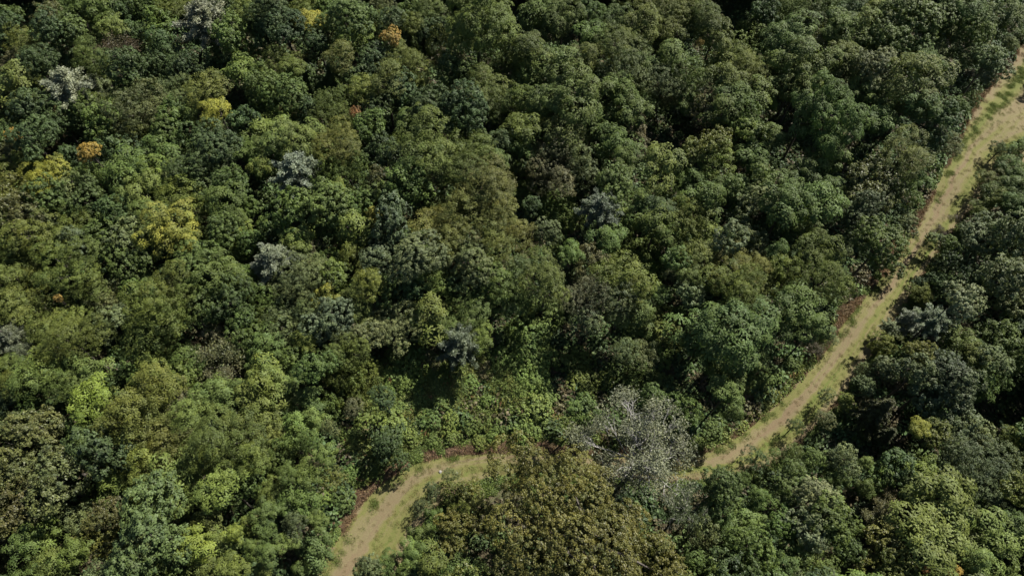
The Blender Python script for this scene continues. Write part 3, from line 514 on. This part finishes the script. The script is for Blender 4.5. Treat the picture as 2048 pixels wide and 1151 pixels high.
gx = np.unique(np.r_[np.linspace(-1500, -160, 30), np.arange(-160, 161, 2.0), np.linspace(160, 1500, 30)])
gy = np.unique(np.r_[np.linspace(-1200, -60, 26), np.arange(-60, 221, 2.0), np.linspace(220, 1800, 34)])
GX, GY = np.meshgrid(gx, gy); GZ = terrain(GX, GY)
nx, ny = len(gx), len(gy); idx = np.arange(nx*ny).reshape(ny, nx)
F = np.stack([idx[:-1, :-1], idx[:-1, 1:], idx[1:, 1:], idx[1:, :-1]], -1).reshape(-1)
g = link('ground', mesh_from('ground', np.stack([GX, GY, GZ], -1).reshape(-1, 3), F, 4, ground_material(), smooth=True)); g['kind'] = 'structure'

NA = 25; tt = np.linspace(0, 1, NA)
rr = np.random.default_rng(5)
jl = np.convolve(rr.normal(size=NL+8), np.ones(3)/3, 'same')[:NL]*.35; jr = np.convolve(rr.normal(size=NL+8), np.ones(3)/3, 'same')[:NL]*.35
W_ = np.linalg.norm(ER-EL, axis=1, keepdims=True); ax = (ER-EL)/W_
A0 = EL+ax*jl[:, None]; A1 = ER+ax*jr[:, None]
TP = A0[:, None]*(1-tt)[None, :, None]+A1[:, None]*tt[None, :, None]
along = np.r_[0, np.cumsum(np.linalg.norm(np.diff(EMID, axis=0), axis=1))]
TZ = terrain(TP[..., 0], TP[..., 1])+.05
idx = np.arange(NL*NA).reshape(NL, NA)
F = np.stack([idx[:-1, :-1], idx[:-1, 1:], idx[1:, 1:], idx[1:, :-1]], -1).reshape(-1)
me = mesh_from('path', np.concatenate([TP, TZ[..., None]], -1).reshape(-1, 3), F, 4, track_material(), smooth=True)
for nm, arr in (('along', np.repeat(along, NA)), ('across', np.tile(tt, NL))):
    at_ = me.attributes.new(nm, 'FLOAT', 'POINT'); at_.data.foreach_set('value', arr.astype(np.float32))
tr = link('path', me); tr['kind'] = 'structure'

# ------------------------------------------------------------------ trees
entries = []
for (ox, oy), s in TILES.items():
    for q in s.replace('\n', '').split(';'):
        a, _, nm = q.partition('='); x, y, r, kc = a.split()
        entries.append(dict(px=ox+float(x)/SCALE, py=oy+float(y)/SCALE, r=float(r)/SCALE, K=kc[0], c=kc[1:], nm=nm.strip(), tile=(ox, oy)))
# the tiles overlap in two bands: drop what was read twice
keep = []
for e in entries:
    if not e['nm'] and any(math.hypot(e['px']-k['px'], e['py']-k['py']) < .6*min(e['r'], k['r'])+4 and k['tile'] != e['tile'] for k in keep): continue
    keep.append(e)
gaps = np.array([[float(v) for v in q.split()] for q in GAPS.replace('\n', '').split(';')]); gaps[:, 2] *= 1.25
entries = [e for e in keep if e['nm'] or not (np.hypot(gaps[:, 0]-e['px'], gaps[:, 1]-e['py']) < gaps[:, 2]*.75).any()]
def solve(e):
    K = e['K']; R = e['r']/FOC*95
    for _ in range(5):
        zc = ground_gap(K, R)*e.get('hf', 1); x, y = at(e['px'], e['py'], zc); zg = float(terrain(x, y)); x, y = at(e['px'], e['py'], zg+zc); R = e['r']/FOC*depth(x, y, zc)*(.84 if e.get('near') else SPREAD.get(K, 1.06)*e.get('sf', 1))
    e.update(R=R, x=x, y=y, z=zg, zc=zc)
SPREAD = dict(P=1.15, C=1.1, S=1.15, V=1.3, Z=1.15, Q=.93, L=1.17, M=1.17, R=1.16, O=1.16, W=1.16)
clear_poly = [(690, 790), (760, 740), (830, 690), (900, 740), (985, 730), (1060, 800), (1120, 850), (1180, 830), (1230, 880), (1150, 915), (985, 900), (900, 905), (840, 915), (790, 930), (740, 960), (700, 960), (700, 880), (760, 850)]
verge_poly = [(1370, 905), (1400, 860), (1470, 800), (1500, 760), (1560, 740), (1620, 690), (1650, 640), (1690, 640), (1650, 700), (1560, 790), (1490, 855), (1400, 915)]
scrub_poly = [(620, 770), (660, 720), (740, 700), (840, 740), (1000, 720), (1060, 680), (1160, 760), (1170, 870), (900, 905), (820, 880), (700, 880), (640, 830)]
def inside(poly, x, y):
    c = False; j = len(poly)-1
    for i in range(len(poly)):
        if (poly[i][1] > y) != (poly[j][1] > y) and x < (poly[j][0]-poly[i][0])*(y-poly[i][1])/(poly[j][1]-poly[i][1])+poly[i][0]: c = not c
        j = i
    return c
rnd = random.Random(11)
for e in entries:
    e['hf'] = rnd.uniform(.74, 1.24) if e['K'] != 'V' else 1
    if e['nm']: e['hf'] = 1.1 if e['K'] == 'P' else 1.2 if e['K'] in 'RLM' and e['r'] < 45 else 1.08
    if e['c'] in ('or', 're'): e['hf'] = 1.45
    if e['K'] in 'QZ': e['hf'] = 1
    e['sf'] = rnd.uniform(.86, 1.14) if not e['nm'] else 1
    if e['K'] in 'WMROL' and not e['nm'] and e['r'] < 42 and inside(scrub_poly, e['px'], e['py']): e['hf'] = .45
    solve(e)
    if e['K'] not in 'VQZ':       # the trees on the sunny side of the clearing are low and let the light in
        k = 1/math.tan(SUN_EL)
        for h in (.5, 1.0):
            if inside(clear_poly, *project(e['x']-SUN_AZ[0]*e['zc']*k*h, e['y']-SUN_AZ[1]*e['zc']*k*h, 0)) or inside(clear_poly, *project(e['x'], e['y'], 0)):
                e['hf'] *= .68; solve(e); break
    d = track_distance(e['x'], e['y']); e['near'] = d < 8 and e['K'] not in 'QZ'
    if e['near']: solve(e)
    if d < 1.5 and e['K'] not in 'QZ':      # trunks keep off the track: lower trees there stand where their crowns are seen
        for f in (.75, .6, .45, .33):
            e['hf'] = f; solve(e)
            if track_distance(e['x'], e['y']) > .6: break

trees = sorted([e for e in entries if e['K'] != 'V'], key=lambda e: (not e['nm'], -e['r']))
solo = trees[:300]; rest = trees[300:]
mounds = sorted([e for e in entries if e['K'] == 'V'], key=lambda e: -e['r'])
solo += mounds
# descriptions: each tree by its own look, then by where it stands from the nearest tree that has a look of its own
named = [e for e in solo if e['nm']]
DIRS = ['right of', 'above and right of', 'above', 'above and left of', 'left of', 'below and left of', 'below', 'below and right of']
def size_word(e):
    r = e['r']; return 'small ' if r < 25 else ('large ' if r > 36 else '')
base_of = {}
for e in sorted(solo, key=lambda e: min([math.hypot(e['px']-n['px'], e['py']-n['py']) for n in named if n is not e])):
    if e['nm']:
        e['label'] = {'huge olive-brown oak': 'huge olive-brown oak spreading over the bend of the grass track',
                      'silver bare-limbed tree': 'silver-grey tree with pale bare limbs beside the olive-brown oak'}.get(e['nm'])
        if not e['label']:
            o = min([n for n in named if n is not e], key=lambda n: math.hypot(e['px']-n['px'], e['py']-n['py']))
            a = math.atan2(o['py']-e['py'], e['px']-o['px']); base = e['nm']
            e['label'] = base+(' rising among the other trees' if len(base.split()) < 6 else '')
        continue
    n = min(named, key=lambda n: math.hypot(e['px']-n['px'], e['py']-n['py']))
    a = math.atan2(n['py']-e['py'], e['px']-n['px'])
    b = f"{size_word(e)}{CNAME[e['c']]} {KNAME[e['K']]} {DIRS[int(round(a/(math.pi/4))) % 8]} the {n['nm']}"
    if len(b.split()) > 15 and b.split()[0] in ('small', 'large'): b = b.split(' ', 1)[1]
    k = base_of[b] = base_of.get(b, 0)+1
    e['label'] = b if k == 1 else ['', '', 'second ', 'third ', 'fourth ', 'fifth ', 'sixth ', 'seventh '][min(k, 7)]+b
for e in solo:                                   # the first of several says so too
    if not e['nm'] and base_of.get(e['label'], 0) > 1: e['label'] = 'first '+e['label']

def tint_of(e, rng):
    c = np.array(COL[e['c']]); j = rng.uniform(.86, 1.16)
    return tuple(float(v) for v in c*j*np.array([rng.uniform(.92, 1.09), 1, rng.uniform(.88, 1.14)]))

rnd = random.Random(21)
def place(e):
    p = pick(e['K'], e['R'], rnd); s = e['R']/p['R']; sz = e['zc']/p['zc']
    sz = min(max(sz, s*.75), s*1.3)
    o = bpy.data.objects.new(ONAME[e['K']], None); scene.collection.objects.link(o)
    o.empty_display_size = .5
    o.location = (e['x'], e['y'], e['z']+e['zc']-p['zc']*sz)
    if o.location.z < e['z']-.5 or o.location.z > e['z']+.3: pass
    ti = tint_of(e, rnd)
    rot = rnd.uniform(0, 6.283)
    crown = link('crown', p['crown'], o); crown['tint'] = ti
    crown.location = (0, 0, p['zc']*sz); crown.scale = (s*rnd.uniform(.87, 1.16), s*rnd.uniform(.87, 1.16), s*rnd.uniform(.9, 1.12)); crown.rotation_euler = (rnd.uniform(-.08, .08), rnd.uniform(-.08, .08), rot)
    o.location.z = e['z']; crown.location.z = e['zc']
    if p['trunk']:
        t = link('trunk', p['trunk'], o); t.scale = (s, s, e['zc']/p['zc']); t.rotation_euler = (0, 0, rot)
    if p['branches']:
        b = link('branches', p['branches'], o); b.scale = (s, s, s); b.location.z = e['zc']-p['zc']*s; b.rotation_euler = (0, 0, rot); b['kind'] = 'stuff'
    o['label'] = e['label']; o['category'] = OCAT.get(e['K'], 'tree'); o['group'] = OGROUP.get(e['K'], OGROUP['R'])
    return o
for e in solo: place(e)

# ------------------------------------------------------------------ scatter: points that carry their own model, turn, size and tint
def scatter(name, models, pts, label=None):
    """models: meshes; pts: rows of x, y, z, model, turn, scale, r, g, b"""
    pts = np.array(pts, float)
    coll = bpy.data.collections.new(name+'_models')
    for i, m_ in enumerate(models):
        o = bpy.data.objects.new(f'{name}_model_{i:03d}', m_); coll.objects.link(o)
    me = bpy.data.meshes.new(name); me.vertices.add(len(pts)); me.vertices.foreach_set('co', pts[:, :3].astype(np.float32).ravel())
    a = me.attributes.new('model', 'INT', 'POINT'); a.data.foreach_set('value', pts[:, 3].astype(np.int32))
    a = me.attributes.new('turn', 'FLOAT', 'POINT'); a.data.foreach_set('value', pts[:, 4].astype(np.float32))
    a = me.attributes.new('size', 'FLOAT', 'POINT'); a.data.foreach_set('value', pts[:, 5].astype(np.float32))
    a = me.attributes.new('tint', 'FLOAT_VECTOR', 'POINT'); a.data.foreach_set('vector', pts[:, 6:9].astype(np.float32).ravel())
    ob = link(name, me); ob['kind'] = 'stuff'
    ng = bpy.data.node_groups.new(name, 'GeometryNodeTree')
    ng.interface.new_socket('Geometry', in_out='INPUT', socket_type='NodeSocketGeometry'); ng.interface.new_socket('Geometry', in_out='OUTPUT', socket_type='NodeSocketGeometry')
    gi = ng.nodes.new('NodeGroupInput'); go = ng.nodes.new('NodeGroupOutput'); ip = ng.nodes.new('GeometryNodeInstanceOnPoints'); ci = ng.nodes.new('GeometryNodeCollectionInfo')
    ci.inputs['Collection'].default_value = coll; ci.inputs['Separate Children'].default_value = True; ci.inputs['Reset Children'].default_value = True
    ip.inputs['Pick Instance'].default_value = True
    def attr(nm, ty):
        n = ng.nodes.new('GeometryNodeInputNamedAttribute'); n.data_type = ty; n.inputs['Name'].default_value = nm; return n.outputs['Attribute']
    L = ng.links.new
    L(gi.outputs[0], ip.inputs['Points']); L(ci.outputs[0], ip.inputs['Instance']); L(attr('model', 'INT'), ip.inputs['Instance Index'])
    cx = ng.nodes.new('ShaderNodeCombineXYZ'); L(attr('turn', 'FLOAT'), cx.inputs[2]); L(cx.outputs[0], ip.inputs['Rotation']); L(attr('size', 'FLOAT'), ip.inputs['Scale'])
    L(ip.outputs[0], go.inputs[0])
    md = ob.modifiers.new('scatter', 'NODES'); md.node_group = ng
    return ob

# smaller trees of the canopy, past the first three hundred, and the wood round about
models = []; midx = {}
for K in 'RMLOWPCS':
    for p in PROTO[K]:
        if p['R'] < 7: midx[id(p)] = len(models); models.append(p['crown'])
rows = []; rnd = random.Random(31)
def canopy(e):
    for _ in range(20):
        p = pick(e['K'], e['R'], rnd)
        if id(p) in midx: break
    else: return
    rows.append((e['x'], e['y'], e['z']+e['zc'], midx[id(p)], rnd.uniform(0, 6.283), e['R']/p['R'], *tint_of(e, rnd)))
for e in rest: canopy(e)
cover = [(e['px'], e['py'], e['r']) for e in entries]
cov = np.array(cover)
step = 4.3
for iy, yy in enumerate(np.arange(-62, 250, step*.87)):
    for xx in np.arange(-150, 151, step):
        x = xx+(iy % 2)*step/2+rnd.uniform(-1.2, 1.2); y = yy+rnd.uniform(-1.2, 1.2); z = float(terrain(x, y))
        px, py = project(x, y, 8.0); R = rnd.uniform(2.3, 3.6); K = rnd.choice('RRMMMLLWO')
        gpx, gpy = project(x, y, 0)
        inframe = -60 < px < 2108 and -60 < py < 1211
        if track_distance(x, y) < R+(7 if gpx > 1950 and gpy < 330 else .6): continue
        if inframe:
            if (np.hypot(cov[:, 0]-px, cov[:, 1]-py) < cov[:, 2]*1.0+18).any(): continue
            if (np.hypot(gaps[:, 0]-px, gaps[:, 1]-py) < gaps[:, 2]+R*FOC/95*.9).any(): continue
            if inside(clear_poly, px, py) or inside(verge_poly, gpx, gpy) or inside(clear_poly, gpx, gpy): continue
            R = min(R, 2.6)
        e = dict(K=K, R=R*(1 if inframe else 1.25), x=x, y=y, z=z, zc=ground_gap(K, R)*rnd.uniform(.85, 1.1), c=rnd.choice(['dk', 'gr', 'gr', 'ol', 'gg', 'lg']))
        canopy(e)
# trees just outside the right edge whose shade falls on the track's wide end
for px, py, R in ((2112, 150, 3.2), (2135, 185, 3.0)):
    x, y = at(px, py); canopy(dict(K='M', R=R, x=x, y=y, z=float(terrain(x, y)), zc=8.0, c='dk'))
scatter('woodland', models, rows)
print('canopy extras', len(rows), 'solo', len(solo))

# undergrowth, ground cover, dead brush
def clump(n, rad, hgt, ls, asp, seed, mat, upright=0.0):
    rng = np.random.default_rng(seed); a = rng.uniform(0, 6.283, n); r = rad*np.sqrt(rng.random(n)); h = hgt*np.sqrt(np.clip(1-(r/rad)**2*.85, 0, 1))*rng.uniform(.35, 1.1, n)
    P = np.stack([r*np.cos(a), r*np.sin(a), h], 1); al = None
    if upright: al = np.stack([np.cos(a)*.5, np.sin(a)*.5, np.full(n, upright)], 1); Nn = unit(rng.normal(size=(n, 3))+[0, 0, .5])
    else: Nn = unit(np.stack([np.cos(a)*r/rad*.7, np.sin(a)*r/rad*.7, np.full(n, .9)], 1)+rng.normal(size=(n, 3))*.4)
    V = leaf_quads(P, Nn, ls*rng.uniform(.6, 1.35, n), asp, rng, al)
    return quads_mesh('clump', V, rng.random(n), np.clip(.5*rng.random()+.5*rng.random(n), 0, 1), mat)
M_DRY = leaf_material('dry_stalks', patch=0, rough=.8, spec=.15, trans=.1, hue_amt=.2)
under = [clump(150, 1.0, .9, .30, .65, 900+i, M_LEAF) for i in range(4)]
cover_m = [clump(210, .75, .40, .18, .7, 920+i, M_LEAF) for i in range(4)]+[clump(120, .6, .6, .34, .14, 930+i, M_LEAF, 1.2) for i in range(2)]
dry = [clump(90, .6, .28, .42, .09, 940+i, M_DRY, .25) for i in range(3)]
M_BLADE = leaf_material('grass_blade', rough=.7, spec=.15, trans=.15, hue_amt=.25, patch=0)
blade = [clump(70, .42, .10, .17, .16, 950+i, M_BLADE, .7) for i in range(3)]
rng = np.random.default_rng(77); rows = []
for x, y in np.column_stack([rng.uniform(-120, 120, 42000), rng.uniform(-50, 190, 42000)]):
    d = abs(EMID[:, 0]-x)+abs(EMID[:, 1]-y)
    if d.min() < 14 and track_distance(x, y) < 1.2: continue
    c = np.array([(.05, .085, .03), (.04, .065, .028), (.06, .09, .03), (.07, .06, .035)][rng.integers(4)])*rng.uniform(.8, 1.2)
    rows.append((x, y, terrain(x, y)-.05, rng.integers(4), rng.uniform(0, 6.28), rng.uniform(.8, 1.9), *c))
scatter('undergrowth', under, rows)

# low leafy ground cover in the clearing and along the verge, with dry tan patches
rows, drows = [], []
def noise2(x, y): return math.sin(x*.35+1.3*math.sin(y*.21))+math.sin(y*.41-.7*math.sin(x*.27))+.6*math.sin(x*.9+y*.7)
for poly, cnt in ((clear_poly, 8500), (verge_poly, 2600)):
    xs = [p[0] for p in poly]; ys = [p[1] for p in poly]
    for _ in range(cnt):
        px, py = rng.uniform(min(xs), max(xs)), rng.uniform(min(ys), max(ys))
        if not inside(poly, px, py): continue
        x, y = at(px, py); td = track_distance(x, y)
        if td < .3: continue
        nz = noise2(x, y)
        lift = (.35+1.3*max(0, .5+.5*math.sin(x*.6+math.sin(y*.4))*math.sin(y*.55+1)))*min(1, td/7)
        if nz < -1.1 and rng.random() < .7:
            drows.append((x, y, terrain(x, y), rng.integers(3), rng.uniform(0, 6.28), rng.uniform(.8, 1.5), *(np.array((.150, .125, .062))*rng.uniform(.7, 1.2)))); continue
        c = np.array((.090, .126, .036) if rng.random() < .6 else (.108, .126, .038))*rng.uniform(.8, 1.2)
        if rng.random() < .04: c = np.array((.12, .07, .035))
        rows.append((x, y, terrain(x, y)+lift-.03, rng.choice([0, 1, 2, 3, 0, 1, 2, 3, 4, 5]), rng.uniform(0, 6.28), rng.uniform(.8, 1.7), *c))
# verge fringes on both sides of the track
for i in range(2, NL-2):
    for side, E, s in ((0, EL, -1), (1, ER, 1)):
        n_ = ax[i]*s
        for _ in range(9):
            o = rng.exponential(.9); t = rng.random(); q = E[i]*(1-t)+E[i+1]*t+n_*(o-.15)
            nz = noise2(q[0]*1.3, q[1]*1.3)
            if side == 0 and o < 1.9 and nz < 1.3:
                drows.append((q[0], q[1], terrain(*q)+.02, rng.integers(3), rng.uniform(0, 6.28), rng.uniform(.6, 1.25), *(np.array((.165, .110, .082) if rng.random() < .6 else (.20, .155, .098))*rng.uniform(.6, 1.15))))
            elif o > .4:
                rows.append((q[0], q[1], terrain(*q), rng.integers(6), rng.uniform(0, 6.28), rng.uniform(.5, 1.15), *(np.array((.085, .125, .034))*rng.uniform(.75, 1.2))))
            elif side == 1 and rng.random() < .5:
                drows.append((q[0], q[1], terrain(*q), rng.integers(3), rng.uniform(0, 6.28), rng.uniform(.5, 1.0), *(np.array((.155, .112, .078))*rng.uniform(.7, 1.15))))
scatter('ground_cover', cover_m, rows); drows2 = []
# short tufts in the mown grass; a green ridge of uncut grass runs a little inside the wood-side edge
rows = []
for i in range(0, NL-1):
    w_ = float(W_[i, 0]); seg = float(np.linalg.norm(EMID[i+1]-EMID[i])); cnt = int(w_*seg*1.8)
    for _ in range(cnt):
        a = rng.random(); t = rng.random(); q = (EL[i]*(1-t)+EL[i+1]*t)*(1-a)+(ER[i]*(1-t)+ER[i+1]*t)*a
        ridge = .11+.02*math.sin(i*.21) < a < .205+.02*math.sin(i*.21); green = (.20 < a < .30) or (.5 < a < .75)
        if not green and rng.random() < .55: continue
        c = np.array((.108, .134, .042) if green and rng.random() < .7 else (.135, .112, .050))*rng.uniform(.75, 1.2)
        if ridge:
            for _ in range(5):
                jx, jy = rng.normal(size=2)*.22
                rows.append((q[0]+jx, q[1]+jy, terrain(*q)+.05, rng.integers(3), rng.uniform(0, 6.28), rng.uniform(.7, 1.5), *(np.array((.090, .122, .036))*rng.uniform(.8, 1.2))))
            continue
        if a < .085:
            if rng.random() < .8: drows2.append((q[0], q[1], terrain(*q)+.04, rng.integers(3), rng.uniform(0, 6.28), rng.uniform(.5, 1.0), *(np.array((.165, .112, .078))*rng.uniform(.7, 1.15))))
            continue
        rows.append((q[0], q[1], terrain(*q)+.05, rng.integers(3), rng.uniform(0, 6.28), rng.uniform(.45, .95), *c))
scatter('grass', blade, rows); scatter('dry_brush', dry, drows+drows2)
print('verge', len(drows), 'grass', len(rows))

# ------------------------------------------------------------------ two pale stones at the inside of the bend
def stone(px, py, r, seed, label):
    rng = np.random.default_rng(seed); x, y = at(px, py); 
    import bmesh
    bm = bmesh.new(); bmesh.ops.create_icosphere(bm, subdivisions=2, radius=r)
    for v_ in bm.verts:
        n = v_.co.normalized(); v_.co *= 1+.18*math.sin(n.x*4+seed)+.14*math.sin(n.y*5+n.z*3); v_.co.z *= .62
    m_ = bpy.data.meshes.new('stone'); bm.to_mesh(m_); bm.free(); m_.materials.append(M_STONE)
    o = link('stone', m_); o.location = (x, y, terrain(x, y)+r*.3); o['label'] = label; o['category'] = 'stone'; o['group'] = 'pale stones on the track'
M_STONE = simple_material('pale_stone', (.20, .19, .17), (.32, .31, .29), 3)
stone(881, 943, .22, 3, 'whitish stone on the track, standing clear of the leaves')
stone(914, 946, .18, 9, 'smaller pale stone half hidden at the edge of the leaves')
